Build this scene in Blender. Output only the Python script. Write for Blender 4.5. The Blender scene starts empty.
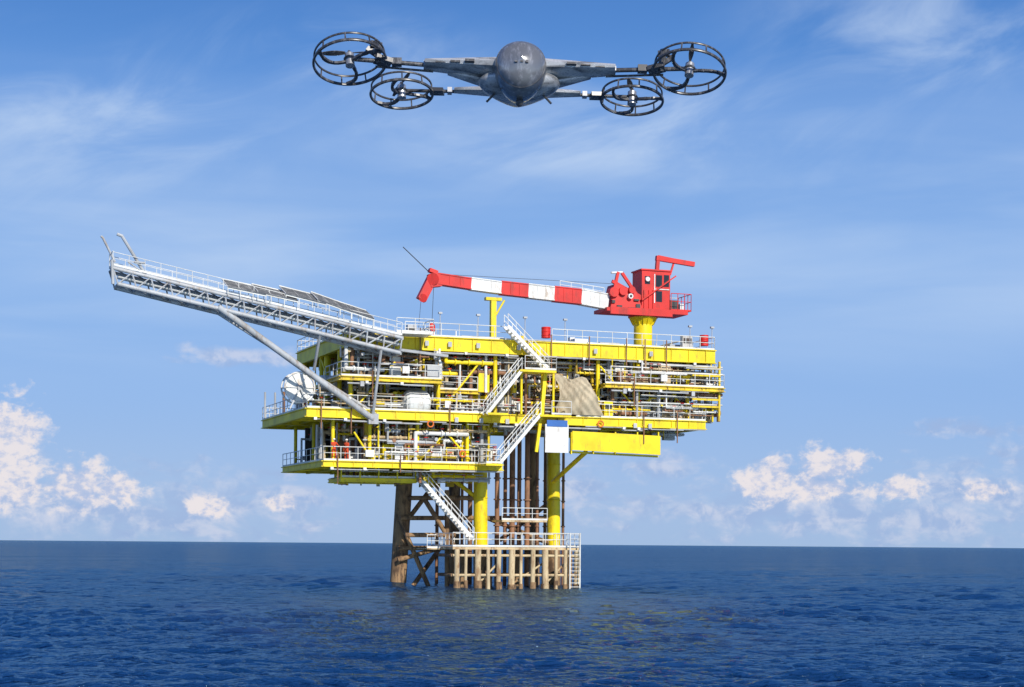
import bpy, math, random
import numpy as np
from mathutils import Vector, Matrix
random.seed(7)
scene=bpy.context.scene
scene.view_settings.view_transform='Standard'; scene.view_settings.look='None'; scene.view_settings.exposure=0
F=1800.0; H=3.7; ROLL=0.0078
# ------------------------------------------------------------ materials
def new_mat(name):
    m=bpy.data.materials.new(name); m.use_nodes=True
    return m,m.node_tree.nodes,m.node_tree.links,m.node_tree.nodes['Principled BSDF']
def paint(name,col,dirt=(0.12,0.06,0.03),amt=0.5,rough=0.5,metal=0.0,scale=1.2,thr=0.55,spec=0.5):
    m,N,L,b=new_mat(name)
    tc=N.new('ShaderNodeTexCoord')
    mp=N.new('ShaderNodeMapping'); mp.inputs['Scale'].default_value=(1,1,0.3); L.new(tc.outputs['Object'],mp.inputs['Vector'])
    n=N.new('ShaderNodeTexNoise'); n.inputs['Scale'].default_value=scale; n.inputs['Detail'].default_value=6; n.inputs['Roughness'].default_value=0.75
    L.new(mp.outputs[0],n.inputs['Vector'])
    r=N.new('ShaderNodeMapRange'); r.inputs['From Min'].default_value=thr; r.inputs['From Max'].default_value=thr+0.12; r.inputs['To Max'].default_value=amt
    L.new(n.outputs['Fac'],r.inputs['Value'])
    n2=N.new('ShaderNodeTexNoise'); n2.inputs['Scale'].default_value=0.6; n2.inputs['Detail'].default_value=3
    L.new(tc.outputs['Object'],n2.inputs['Vector'])
    r2=N.new('ShaderNodeMapRange'); r2.inputs['From Min'].default_value=0.3; r2.inputs['From Max'].default_value=0.7; r2.inputs['To Min'].default_value=0.76; r2.inputs['To Max'].default_value=1.1
    L.new(n2.outputs['Fac'],r2.inputs['Value'])
    hs=N.new('ShaderNodeHueSaturation'); hs.inputs['Color'].default_value=(*col,1); L.new(r2.outputs[0],hs.inputs['Value'])
    mx=N.new('ShaderNodeMix'); mx.data_type='RGBA'; L.new(r.outputs[0],mx.inputs['Factor']); L.new(hs.outputs[0],mx.inputs['A']); mx.inputs['B'].default_value=(*dirt,1)
    L.new(mx.outputs['Result'],b.inputs['Base Color'])
    b.inputs['Roughness'].default_value=rough; b.inputs['Metallic'].default_value=metal
    b.inputs['Specular IOR Level'].default_value=spec
    return m
M={}
M['yellow']=paint('yellow_paint',(0.90,0.69,0.004),dirt=(.36,.20,.04),amt=0.65,thr=0.55,scale=1.8)
M['yellow2']=paint('yellow_paint_weathered',(0.80,0.58,0.015),dirt=(.22,.12,.04),amt=0.8,thr=0.5,scale=2)
M['white']=paint('white_paint',(0.80,0.80,0.77),dirt=(0.35,0.22,0.12),amt=0.6,thr=0.54,scale=2)
M['rail']=paint('galvanised_rail',(0.74,0.74,0.70),dirt=(0.45,0.35,0.22),amt=0.5)
M['grey']=paint('grey_steel',(0.45,0.46,0.47),dirt=(0.2,0.13,0.08),amt=0.6)
M['boom']=paint('boom_steel',(0.43,0.45,0.47),dirt=(0.25,0.18,0.12),amt=0.7,thr=.5)
M['grating']=paint('deck_grating',(0.18,0.17,0.15),amt=0.5)
M['rust']=paint('rusty_pipe',(0.30,0.15,0.08),dirt=(0.09,0.045,0.025),amt=0.8,thr=0.5,rough=0.8)
M['brown']=paint('splash_zone_coating',(0.33,0.20,0.10),dirt=(0.07,0.04,0.025),amt=0.85,thr=0.47,rough=0.85,scale=1.6)
M['beige']=paint('landing_coating',(0.60,0.47,0.28),dirt=(0.24,0.12,0.05),amt=0.8,thr=0.5,rough=0.8,scale=1.6)
M['tarp']=paint('canvas',(0.50,0.42,0.29),dirt=(0.30,0.24,0.16),amt=0.8,rough=0.9,thr=.48)
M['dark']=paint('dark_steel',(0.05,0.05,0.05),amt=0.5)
M['red']=paint('red_paint',(0.70,0.022,0.015),dirt=(0.22,0.03,0.02),amt=0.6,thr=.52)
M['blue']=paint('blue_paint',(0.03,0.14,0.45),amt=0.1)
M['panel']=paint('dark_panel',(0.07,0.075,0.09),dirt=(0.3,0.3,0.3),amt=0.6,rough=0.4,thr=.5)
M['glass']=paint('cab_glass',(0.02,0.03,0.04),amt=0.0,rough=0.05)
M['orange']=paint('orange_plastic',(0.8,0.18,0.02),amt=0.2)
M['silver']=paint('insulation_cladding',(0.66,0.66,0.63),dirt=(.4,.33,.25),amt=0.5,rough=0.4,metal=0.3)
M['coverall']=paint('coverall_cloth',(0.62,0.07,0.02),dirt=(.25,.04,.02),amt=0.5,rough=0.9,scale=6)
M['skin']=paint('skin',(0.42,0.24,0.16),amt=0.0,rough=0.6)
M['boot']=paint('boot_leather',(0.03,0.02,0.015),amt=0.0,rough=0.6)

# ------------------------------------------------------------ mesh builder
class Part:
    def __init__(s,name,mat,parent=None,smooth=False):
        s.n=name;s.m=mat;s.p=parent;s.v=[];s.f=[];s.sm=smooth
    def add(s,vs,fs):
        o=len(s.v); s.v+= [tuple(v) for v in vs]; s.f+=[tuple(o+i for i in f) for f in fs]
    def hexa(s,c):
        s.add(c,[(0,3,2,1),(4,5,6,7),(0,1,5,4),(1,2,6,5),(2,3,7,6),(3,0,4,7)])
    def box(s,a,b):
        j=lambda:random.uniform(-.0025,.0025)
        x0,x1=sorted((a[0],b[0]));y0,y1=sorted((a[1],b[1]));z0,z1=sorted((a[2],b[2]))
        x0+=j();x1+=j();y0+=j();y1+=j();z0+=j();z1+=j()
        s.hexa([(x0,y0,z0),(x1,y0,z0),(x1,y1,z0),(x0,y1,z0),(x0,y0,z1),(x1,y0,z1),(x1,y1,z1),(x0,y1,z1)])
    def beam(s,p,q,w,h,up=(0,0,1)):
        p=Vector(p);q=Vector(q);d=(q-p)
        if d.length<1e-5:return
        d.normalize();u=Vector(up)
        if abs(d.dot(u))>0.98:u=Vector((0,1,0))
        sd=d.cross(u).normalized();u=sd.cross(d).normalized()
        w=w/2+random.uniform(0,.003);h=h/2+random.uniform(0,.003)
        c=[p-sd*w-u*h,p+sd*w-u*h,p+sd*w+u*h,p-sd*w+u*h,q-sd*w-u*h,q+sd*w-u*h,q+sd*w+u*h,q-sd*w+u*h]
        s.hexa(c)
    def ibeam(s,p,q,w,h):
        p=Vector(p);q=Vector(q);u=Vector((0,0,1));t=0.06
        s.beam(p,q,0.05,h-2*t)
        s.beam(p+u*(h/2-t/2),q+u*(h/2-t/2),w,t); s.beam(p-u*(h/2-t/2),q-u*(h/2-t/2),w,t)
    def tube(s,p,q,r,r2=None,n=10,caps=True):
        p=Vector(p);q=Vector(q);r2=r if r2 is None else r2
        d=q-p
        if d.length<1e-5:return
        d.normalize();u=Vector((0,0,1)) if abs(d.z)<.9 else Vector((1,0,0))
        a=d.cross(u).normalized();b=d.cross(a)
        vs=[p+(a*math.cos(2*math.pi*i/n)+b*math.sin(2*math.pi*i/n))*r for i in range(n)]
        vs+=[q+(a*math.cos(2*math.pi*i/n)+b*math.sin(2*math.pi*i/n))*r2 for i in range(n)]
        fs=[(i,i+n,(i+1)%n+n,(i+1)%n) for i in range(n)]
        if caps: fs+=[tuple(range(n)),tuple(range(2*n-1,n-1,-1))]
        s.add(vs,fs)
    def pipe(s,pts,r,n=8):
        for a,b in zip(pts[:-1],pts[1:]): s.tube(a,b,r,n=n)
        for a in pts[1:-1]: s.ball(a,r*1.05,8,6)
    def ball(s,c,r,nu=16,nv=10,sc=(1,1,1),t1=math.pi):
        c=Vector(c);vs=[];fs=[]
        for j in range(nv+1):
            t=t1*j/nv
            for i in range(nu):
                a=2*math.pi*i/nu
                vs.append(c+Vector((r*sc[0]*math.sin(t)*math.cos(a),r*sc[1]*math.sin(t)*math.sin(a),r*sc[2]*math.cos(t))))
        for j in range(nv):
            for i in range(nu):
                fs.append((j*nu+i,(j+1)*nu+i,(j+1)*nu+(i+1)%nu,j*nu+(i+1)%nu))
        s.add(vs,fs)
    def vessel(s,p,q,r,n=18):
        p=Vector(p);q=Vector(q);d=(q-p).normalized()
        st=[(-.45,.05),(-.36,.5),(-.2,.83),(0,1)]
        prof=[(p+d*(a*r),b*r) for a,b in st]+[(q-d*(a*r),b*r) for a,b in reversed(st)]
        for (a,ra),(b,rb) in zip(prof[:-1],prof[1:]): s.tube(a,b,ra,rb,n=n,caps=False)
        for t in (0.2,0.8):
            c=p.lerp(q,t); s.tube(c-d*.04,c+d*.04,r*1.03,n=n)
    def torus(s,c,ax,R,r,n=28,m=8,sq=1.0):
        c=Vector(c);ax=Vector(ax).normalized()
        u=Vector((0,0,1)) if abs(ax.z)<.9 else Vector((1,0,0))
        a=ax.cross(u).normalized();b=ax.cross(a);vs=[];fs=[]
        for i in range(n):
            t=2*math.pi*i/n;rd=a*math.cos(t)+b*math.sin(t)
            for k in range(m):
                g=2*math.pi*k/m
                vs.append(c+rd*(R+r*math.cos(g))+ax*(r*sq*math.sin(g)))
        for i in range(n):
            for k in range(m):
                fs.append((i*m+k,((i+1)%n)*m+k,((i+1)%n)*m+(k+1)%m,i*m+(k+1)%m))
        s.add(vs,fs)
    def done(s):
        if not s.v:return None
        me=bpy.data.meshes.new(s.n); me.from_pydata(s.v,[],s.f); me.materials.append(s.m); me.update()
        if s.sm:
            me.polygons.foreach_set('use_smooth',[True]*len(me.polygons))
            try: me.set_sharp_from_angle(angle=math.radians(40))
            except Exception: pass
        o=bpy.data.objects.new(s.n,me); scene.collection.objects.link(o)
        if s.p: o.parent=s.p
        return o
def empty(name,loc=(0,0,0),rot=(0,0,0)):
    e=bpy.data.objects.new(name,None); e.location=loc; e.rotation_euler=rot; scene.collection.objects.link(e); return e

# ------------------------------------------------------------ platform frame (u along long face, v inboard, z up)
TH=math.radians(20); C=math.cos(TH); S=math.sin(TH); OX,OY=-13.1,141.5
def P(px,py,v=0.0):
    """image pixel projected to a point on the platform plane at inboard depth v (metres)"""
    dx=px-512;dy=py-544; tx=(dx+ROLL*dy)/F; ty=-(dy-ROLL*dx)/F
    u=(tx*(OY+v*C)-OX+v*S)/(C-tx*S)
    Y=OY+u*S+v*C
    return Vector((u,v,H+ty*Y))
def U(px,v=0,py=400): return P(px,py,v).x
plat=empty('offshore_oil_platform',(OX,OY,0),(0,0,TH))
parts={}
def G(name,mat,smooth=False,parent=None):
    k=(name,(parent or plat).name)
    if k not in parts: parts[k]=Part(name,M[mat],parent or plat,smooth)
    return parts[k]
ZU=20.25; ZM=14.2; ZC=10.15; ZL=3.45
up=Vector((0,0,1))
def rail(pts,h=1.1,part=None,sp=1.4,toe=True,r=0.03):
    g=part or G('handrails','rail')
    for a,b in zip(pts[:-1],pts[1:]):
        a=Vector(a);b=Vector(b);L=(b-a).length;n=max(1,round(L/sp))
        for i in range(n+1):
            c=a.lerp(b,i/n); g.tube(c,c+up*h,r,n=6)
        g.tube(a+up*h,b+up*h,r*1.15,n=6); g.tube(a+up*h*.55,b+up*h*.55,r*.85,n=6)
        if toe: g.beam(a+up*.08,b+up*.08,0.02,0.14)
def stair(a,b,wv=0.9,part=None,step=0.24):
    g=part or G('stairways','white')
    a=Vector(a);b=Vector(b);w=Vector((0,wv,0))
    for o in (Vector(),w):
        g.beam(a+o,b+o,0.06,0.26)
        n=5
        for i in range(n+1):
            c=(a+o).lerp(b+o,i/n); g.tube(c,c+Vector((0,0,1.0)),.028,n=6)
        g.tube(a+o+up,b+o+up,.034,n=6); g.tube(a+o+up*.55,b+o+up*.55,.024,n=6)
    n=int(abs(b.z-a.z)/step)
    for i in range(1,n):
        c=a.lerp(b,i/n); g.box((c.x-.13,c.y+.03,c.z-.02),(c.x+.13,c.y+wv-.03,c.z+.02))
def deck(name,u0,u1,v0,v1,z,fh=1.2,jo=2.0,mat='yellow',jh=0.5):
    g=G(name+'_grating','grating'); g.box((u0+.1,v0+.1,z-.05),(u1-.1,v1-.1,z-.006))
    y=G(name+'_beams',mat)
    zc=z-fh/2
    for v in (v0,v1): y.ibeam((u0,v,zc),(u1,v,zc),0.32,fh)
    for u in (u0,u1): y.ibeam((u,v0,zc),(u,v1,zc),0.32,fh-.02)
    nv=max(1,int((v1-v0)/4.5))
    for i in range(1,nv): 
        v=v0+(v1-v0)*i/nv; y.ibeam((u0,v,zc),(u1,v,zc),0.26,fh-.06)
    nu=int((u1-u0)/jo)
    for i in range(1,nu):
        u=u0+(u1-u0)*i/nu; y.ibeam((u,v0,z-.06-jh/2),(u,v1,z-.06-jh/2),0.2,jh)
    for i in range(0,int((u1-u0)/1.6)):
        u=u0+.8+i*1.6; y.box((u,v0-.12,z-fh+.07),(u+.03,v0-.02,z-.07))
    f=G('fascia_cables','grey',True); R=random.Random(len(name))
    u=u0+.5
    while u<u1-2:
        l=R.uniform(1.5,5); zz=z-fh-R.uniform(.05,.3)
        f.tube((u,v0-.1,zz),(min(u+l,u1),v0-.1,zz),R.choice((.03,.05,.07)),n=6)
        if R.random()<.5: G('floodlights','white').box((u,v0-.35,z-fh-.22),(u+.24,v0-.17,z-fh-.02))
        if R.random()<.5: G('junction_boxes','grey').box((u+1,v0-.3,z-.8),(u+1.3,v0-.17,z-.4))
        if R.random()<.5: G('drop_pipes','rust',True).tube((u+.6,v0-.25,z+.6),(u+.6,v0-.25,z-fh-R.uniform(.3,1.6)),.05,n=6)
        if R.random()<.2: G('rail_boxes','white').box((u+.2,v0-.22,z+.35),(u+.2+R.uniform(.3,.7),v0-.08,z+.9))
        u+=l*.6+R.uniform(.2,1.2)
uR=U(715,0,350); DV=17.0
muL=U(306,0,420); muR=U(704,0,430); MV=16.0
cuL=U(324,0,462); cuR=U(503,0,462)
deck('upper_deck',0,uR,0,DV,ZU,fh=1.15)
deck('main_deck',muL,muR,-.25,MV,ZM,fh=0.72)
deck('cellar_deck',cuL,cuR,.2,14.5,ZC,fh=0.5)
mz1=(U(338,0,385),U(438,0,385)); mz2=(U(602,0,385),U(720,0,390))
deck('mezzanine_west',mz1[0],mz1[1],-.9,6,16.75,fh=.35,jh=.25,mat='yellow2')
deck('mezzanine_east',mz2[0],mz2[1],-.7,8,17.0,fh=.35,jh=.25,mat='yellow2')
deck('mezzanine_link',mz1[1]+.3,U(480),.6,6,16.1,fh=.3,jh=.2,mat='yellow2')
rail([(mz1[1]+.3,.6,16.1),(U(480),.6,16.1)])
deck('mezzanine_centre',U(560),mz2[0]-.2,.9,7,16.6,fh=.3,jh=.2,mat='yellow2')
rail([(U(405),.1,ZU),(U(512,0),.1,ZU)]); rail([(U(552,0),.1,ZU),(uR,.1,ZU),(uR,DV,ZU),(0,DV,ZU),(0,2.5,ZU)])
rail([(muL,-.3,ZM),(U(487),-.3,ZM)]); rail([(U(575),-.3,ZM),(muR,-.3,ZM),(muR,MV,ZM),(muL,MV,ZM),(muL,-.3,ZM)])
rail([(cuL,.15,ZC),(U(492),.15,ZC)]); rail([(cuL,.15,ZC),(cuL,14.5,ZC)])
rail([(mz1[0],4,16.75),(mz1[0],-.95,16.75),(mz1[1],-.95,16.75)])
rail([(mz2[0],-.75,17.0),(mz2[1],-.75,17.0),(mz2[1],8,17.0)])
rk=G('pipe_rack','yellow2'); 
for z in (15.4,16.0,18.0,18.6):
    rk.beam((U(690),-.4,z),(U(718),-.4,z),.12,.16)
    for k in range(3): G('rack_pipes','silver',True).tube((U(640)+k,-.2+k*.35,z+.18),(U(721),-.2+k*.35,z+.18),.07,n=8)
rk.beam((U(717),-.4,ZM),(U(717),-.4,ZU-1),.16,.16)
cy=G('deck_columns','yellow',True)
colu=[U(p,0) for p in (352,440,497,545,600,640,690)]
for u in colu:
    for v in (.5,8,15.5):
        if v>1: cy.tube((u,v,ZM),(u,v,ZU-1),.28,n=14)
        else: cy.tube((u,v,ZM),(u,v,ZU-1.1),.17,n=14)
for u in [U(p,0,440) for p in (335,372,420,470)]:
    for v in (.7,7,13.5): cy.tube((u,v,ZC),(u,v,ZM-.7),.15,n=12)
br=G('diagonal_braces','yellow',True)
for a,b in (((352,412),(395,362)),((440,412),(480,362)),((640,414),(600,366)),((690,418),(655,368)),((372,460),(354,432)),((420,460),(446,432)),((470,460),(446,432))):
    br.tube(P(a[0],a[1],.6),P(b[0],b[1],.6),.085,n=8)
br.tube(P(553,482,6.5),P(586,452,1.0),.2,n=10)
br.tube(P(480,500,4),P(440,470,6),.18,n=10)
for v in (8,15):
    for i in range(0,6,1):
        br.tube((colu[i],v,ZM),(colu[i+1],v,ZU-1),.1,n=8)
yp=G('yellow_side_plate','yellow'); a=P(572,431,-.35);b=P(660,436,-.35)
yp.hexa([(a.x,-.45,P(572,450,-.35).z),(b.x,-.45,P(660,455,-.35).z),(b.x,-.36,P(660,455,-.35).z),(a.x,-.36,P(572,450,-.35).z),(a.x,-.45,a.z),(b.x,-.45,b.z),(b.x,-.36,b.z),(a.x,-.36,a.z)])
for px in (572,594,616,638,659): 
    t=P(px,432,-.4); yp.beam((t.x,-.2,t.z-1.8),(t.x,-.2,t.z),.1,.25)
yp.beam((a.x,0.1,a.z-1.7),(b.x,.1,b.z-1.7),.3,.15)
sg=G('sign_board','white');a=P(545,424,-1.6);b=P(568,453,-1.6); sg.box((a.x,-1.68,b.z),(b.x,-1.6,a.z))
sb=G('sign_header','blue');a=P(546.5,420,-1.6);b=P(567,427,-1.6); sb.box((a.x,-1.72,b.z),(b.x,-1.685,a.z))
tp=G('tarpaulin','tarp',True)
nu_,nv_=30,34;vs=[];fs=[]
for j in range(nv_+1):
    t=j/nv_
    for i in range(nu_+1):
        s_=i/nu_
        L0=P(553+7*t+3*math.sin(t*5),376+t*38,-.5); R0=P(586+17*t,379+t*37-3*math.sin(t*3),-.5)
        p=L0.lerp(R0,s_); p.y+= -.10*math.sin(s_*14+t*5)*(.3+t*.7)-.07*math.sin(t*13+s_*7)-.3*math.sin(t*3.1)-.045*math.sin(s_*31-t*17)-.03*math.sin(s_*53+t*29)
        p.z+= .15*math.sin(s_*9)*(t<.1)
        vs.append(p)
for j in range(nv_):
    for i in range(nu_): k=j*(nu_+1)+i; fs.append((k,k+1,k+nu_+2,k+nu_+1))
tp.add(vs,fs)
L1=P(520,369,-1.9);L2=P(556,369,-1.9)
stair(P(487,414,-1.9),P(522,370,-1.9)); 
ld=G('stair_landing','yellow'); ld.box((L1.x,-2.0,L1.z-.2),(L2.x,-.3,L1.z-.02)); rail([(L1.x+.4,-2,L1.z),(L2.x,-2,L1.z),(L2.x,-.4,L1.z)])
stair(P(548,368,-1.2),P(508,326,-1.2))
stair(P(500,463,-1.7),P(541,414,-1.7))
a=P(500,463,-1.7); ld.box((a.x-1.2,-1.8,ZC-.2),(a.x+.2,.1,ZC-.03)); rail([(a.x-1.2,.1,ZC),(a.x-1.2,-1.8,ZC),(a.x,-1.8,ZC)])
a=P(541,414,-1.7); ld.box((a.x-.1,-1.8,ZM-.2),(a.x+2.6,-.3,ZM-.03)); rail([(a.x+.9,-1.8,ZM),(a.x+2.6,-1.8,ZM)])
ld.box((U(480),-2.0,ZM-.2),(U(500),-.3,ZM-.03))
for q in (P(522,369,-1.2),P(554,369,-1.2)): cy.tube((q.x,-1.1,ZM),(q.x,-1.1,q.z),.1,n=10)
stair(P(474,540,1.5),P(417,474,1.5),wv=1.0)
cy.beam(P(541,420,-.9),P(545,372,-.9),.3,.3); cy.beam(P(536,452,-.9),P(541,415,-.9),.25,.25)
# ------------------------------------------------------------ equipment
wt=G('white_vessels','white',True); rv=G('rusty_vessels','rust',True); sv=G('clad_vessels','silver',True); gr=G('grey_equipment','grey',True)
dk=G('dark_equipment','dark')
c=P(298,388,2); wt.tube(c+Vector((0,-.5,0)),c+Vector((0,.5,0)),.75,n=24); 
for o in (-.6,.6): wt.torus(c+Vector((0,o,0)),(0,1,0),1.2,.07,n=32); 
for o in (-.6,.6):
    for k in range(6):
        t=k*math.pi/3; wt.tube(c+Vector((0,o,0)),c+Vector((1.2*math.cos(t),o,1.2*math.sin(t))),.05,n=6)
wt.tube(c+Vector((0,-.56,0)),c+Vector((0,-.52,0)),1.1,n=28)
gr.tube(c+Vector((0,-.75,0)),c+Vector((0,.75,0)),.2,n=12)
gr.beam(c+Vector((0,-.7,0)),c+Vector((-.8,-.7,-1.7)),.12,.12);gr.beam(c+Vector((0,-.7,0)),c+Vector((.8,-.7,-1.7)),.12,.12)
c=P(416,403,.7); wt.vessel(c+Vector((-.75,0,0)),c+Vector((.75,0,0)),1.02,n=28); gr.beam(c+Vector((-.7,0,-1.2)),c+Vector((-.7,0,-.7)),.9,.15);gr.beam(c+Vector((.7,0,-1.2)),c+Vector((.7,0,-.7)),.9,.15)
c=P(452,384,5); wt.vessel(c+Vector((0,0,-1.7)),c+Vector((0,0,1.6)),.7)
for (px,py,v,l,r,g) in ((365,403,3,2.6,.7,sv),(475,402,3,1.8,.6,rv),(520,395,4,3,.9,sv),(620,404,3,2.2,.65,sv),(668,405,4,2,.7,wt),(655,376,2.5,3,.5,rv),(690,380,3,2,.45,sv),
                      (350,447,4,2.0,.6,rv),(400,448,2.5,2,.65,sv),(455,447,3,1.6,.6,wt),(330,383,4,1.5,.6,wt)):
    c=P(px,py,v); g.vessel(c-Vector((l/2,0,0)),c+Vector((l/2,0,0)),r)
for (px,py,v,r,h,g) in ((385,372,3,.45,3,wt),(400,366,4,.35,3,rv),(432,368,4,.4,4,gr),(515,380,3,.3,4,rv),(575,368,5,.5,2.4,gr),(628,375,5,.45,3,rv),(612,375,8,.6,4,wt),(682,400,4,.5,2.5,rv),(486,445,3,.35,2.5,sv)):
    c=P(px,py,v); g.vessel(c-Vector((0,0,h/2)),c+Vector((0,0,h/2)),r)
LIGHT=('silver','white','white','grey','beige','rust','yellow','yellow2','beige')
def clutter(u0,u1,v0,v1,z0,z1,n,seed,mats=LIGHT,rs=(.05,.07,.09,.12,.16)):
    R=random.Random(seed)
    for i in range(n):
        m=R.choice(mats); g=G('process_piping_'+m,m,True); r=R.choice(rs)
        u=R.uniform(u0,u1);v=R.uniform(v0,v1);z=R.uniform(z0+.3,z1-.2);k=R.random()
        if k<.4:
            l=R.uniform(1.0,4.5);ue=min(u1,u+l); zz=z0 if R.random()<.6 else z1
            g.pipe([Vector((u,v,zz)),Vector((u,v,z)),Vector((ue,v,z)),Vector((ue,v+R.uniform(.5,2),z))],r)
            if r>.06:
                for t in (.2,.5,.8): 
                    c=Vector((u+(ue-u)*t,v,z)); g.tube(c-Vector((.05,0,0)),c+Vector((.05,0,0)),r*1.7,n=10)
                    if R.random()<.35:
                        q=G('valve_wheels','red' ,True); q.torus(c+Vector((0,0,.4)),(0,0,1),.16,.03,n=12,m=5); g.tube(c,c+Vector((0,0,.4)),.03,n=6)
        elif k<.58: g.tube((u,v,z0),(u,v,z1),r,n=8)
        elif k<.68:
            g.pipe([Vector((u,v0,z)),Vector((u,v,z)),Vector((u,v,z1))],r)
        elif k<.90:
            w=R.uniform(.25,1.1);h=R.uniform(.4,1.7);zb=z0 if R.random()<.7 else R.uniform(z0,max(z0,z1-h)); G('equipment_skids_'+m,m).box((u,v,zb),(u+w,v+.5,zb+h))
            if R.random()<.5: dk.box((u+.08,v-.02,zb+h*.55),(u+w-.08,v-.005,zb+h*.85))
            if R.random()<.4:
                for s_ in range(4): G('equipment_skids_'+m,m).box((u-.03,v-.06,zb+h*(.1+.2*s_)),(u+w+.03,v-.02,zb+h*(.1+.2*s_)+.04))
        else:
            G('cable_trays','grey').beam((u,v,z),(min(u1,u+R.uniform(2,6)),v,z),.35,.1)
clutter(.5,uR-.5,.5,3,ZM,ZU-1.2,250,1)
clutter(.5,uR-.5,3,7,ZM,ZU-1.2,120,21)
clutter(.5,uR-.5,.2,1.2,ZM,ZM+1.6,90,41,rs=(.04,.06,.08))
clutter(.5,uR-.5,7,15,ZM,ZU-1.2,70,2,('rust','grey','silver','yellow2'))
clutter(cuL+3.2,cuR-.4,.4,3,ZC,ZM-.9,135,3)
clutter(cuL+.4,cuL+3.2,2.6,4,ZC,ZM-.9,16,33)
clutter(cuL+.4,cuR-.4,3,9,ZC,ZM-.9,60,31)
clutter(cuL+.4,cuR-.4,8,14,ZC,ZM-.9,40,4,('rust','dark','grey'))
clutter(mz2[0],mz2[1],-.4,2,ZM,17,70,5,('rust','beige','grey','white','yellow'))
clutter(mz2[0],mz2[1],-.4,2,17,ZU-1.2,60,6,('rust','beige','grey','white','yellow'))
clutter(mz1[0],mz1[1],-.5,3,16.8,ZU-1,60,8)
clutter(cuR,muR-1,1,10,ZM-1.5,ZM-.6,30,9,('rust','grey','yellow2'))
clutter(cuL+2,cuR,1,12,ZC-1.6,ZC-.5,46,10,('rust','grey','yellow2','yellow'))
clutter(U(420),U(600),1,9,ZU-2.2,ZU-1.2,40,15,('yellow','yellow2','grey'))
clutter(U(412),U(600),1,12,ZU,ZU+1.1,34,17,('yellow2','grey','white','silver','rust'),rs=(.04,.06,.09))
clutter(U(660),U(700),1,10,ZU,ZU+1.0,10,18,('yellow2','grey','white','silver'),rs=(.04,.06))
for i,(z,m) in enumerate(((ZU-1.5,'silver'),(ZU-1.8,'rust'),(17.6,'grey'),(16.2,'silver'),(13.0,'rust'))):
    G('header_pipes_'+m,m,True).tube((1,1.2+i*.4,z),(uR-1 if z>13.5 else cuR,1.2+i*.4,z),.1,n=8)
y=G('under_deck_frames','yellow')
a=P(338,480,3);b=P(412,486,3)
for v in (2,6): y.ibeam((a.x,v,a.z),(b.x,v,a.z),.2,.35)
for i in range(5): 
    u=a.x+(b.x-a.x)*i/4; y.ibeam((u,2,a.z),(u,6,a.z),.2,.3); y.beam((u,2,a.z),(u,2,ZC-.6),.1,.1)
G('cellar_deck_grating','grating').box((a.x,2,a.z+.2),(b.x,6,a.z+.24)); rail([(a.x,2,a.z+.2),(b.x,2,a.z+.2)],h=.9)
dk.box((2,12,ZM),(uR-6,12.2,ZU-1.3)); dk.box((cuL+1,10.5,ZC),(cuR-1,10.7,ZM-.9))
wl=G('equipment_house','white'); a=P(345,372,6);b=P(378,412,6); wl.box((a.x,6,ZM),(b.x,9,18.3))
wl.box((U(455,5),5,ZM),(U(485,5),8,17.2)); 
G('generator_enclosure','beige').box((U(600,6),6,ZM),(U(640,6),9,16.6))
for px in (546,704): 
    q=G('red_drums','red',True); c=P(px,332 if px<600 else 340,1); q.tube(c-Vector((0,0,.5)),c+Vector((0,0,.4)),.38,n=16)
    for o in (-.3,0,.3): q.torus(c+Vector((0,0,o)),(0,0,1),.38,.03,n=16,m=5)
for (px,py,w,h,m) in ((575,330,1.2,.9,'white'),(600,333,1.8,.7,'grey'),(430,331,1.4,.5,'grey'),(460,332,1.6,.6,'white'),(515,333,.8,.9,'yellow2'),(670,336,1,.8,'grey')):
    c=P(px,py,4); G('deck_boxes_'+m,m).box((c.x,4,ZU),(c.x+w,5,ZU+h))
for px in (440,478,525,565,690,712):
    c=P(px,330,.2); lt=G('light_poles','grey',True); lt.tube((c.x,.2,ZU),(c.x,.2,ZU+1.9),.035,n=6); lt.box((c.x-.15,.05,ZU+1.85),(c.x+.15,.3,ZU+2.0))
for (px,py,v) in ((600,424,-.4),(430,424,-.4),(462,454,0)):
    c=P(px,py,v); G('life_rings','orange',True).torus(c+Vector((0,-.15,0)),(0,1,0),.24,.06,n=18,m=6)
for (px,py,h) in ((265,405,1.4),(275,408,1.2)):
    c=P(px,py,13); gr.tube((c.x,13,ZM),(c.x,13,ZM+2.2),.08,n=8)
yf=G('upper_west_frame','yellow'); 
for v in (3,9,15): yf.tube((0.2,v,ZM),(0.2,v,ZU-1),.18,n=10)
for v0,v1 in ((3,9),(9,15)): yf.beam((.2,v0,ZM),(.2,v1,ZU-1.2),.18,.18); yf.beam((.2,v0,16.8),(.2,v1,16.8),.2,.25)
clutter(.4,5,3,15,ZM,ZU-1.2,80,12)
clutter(muL+.3,1,1,14,ZM,ZM+2.2,34,13)
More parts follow.
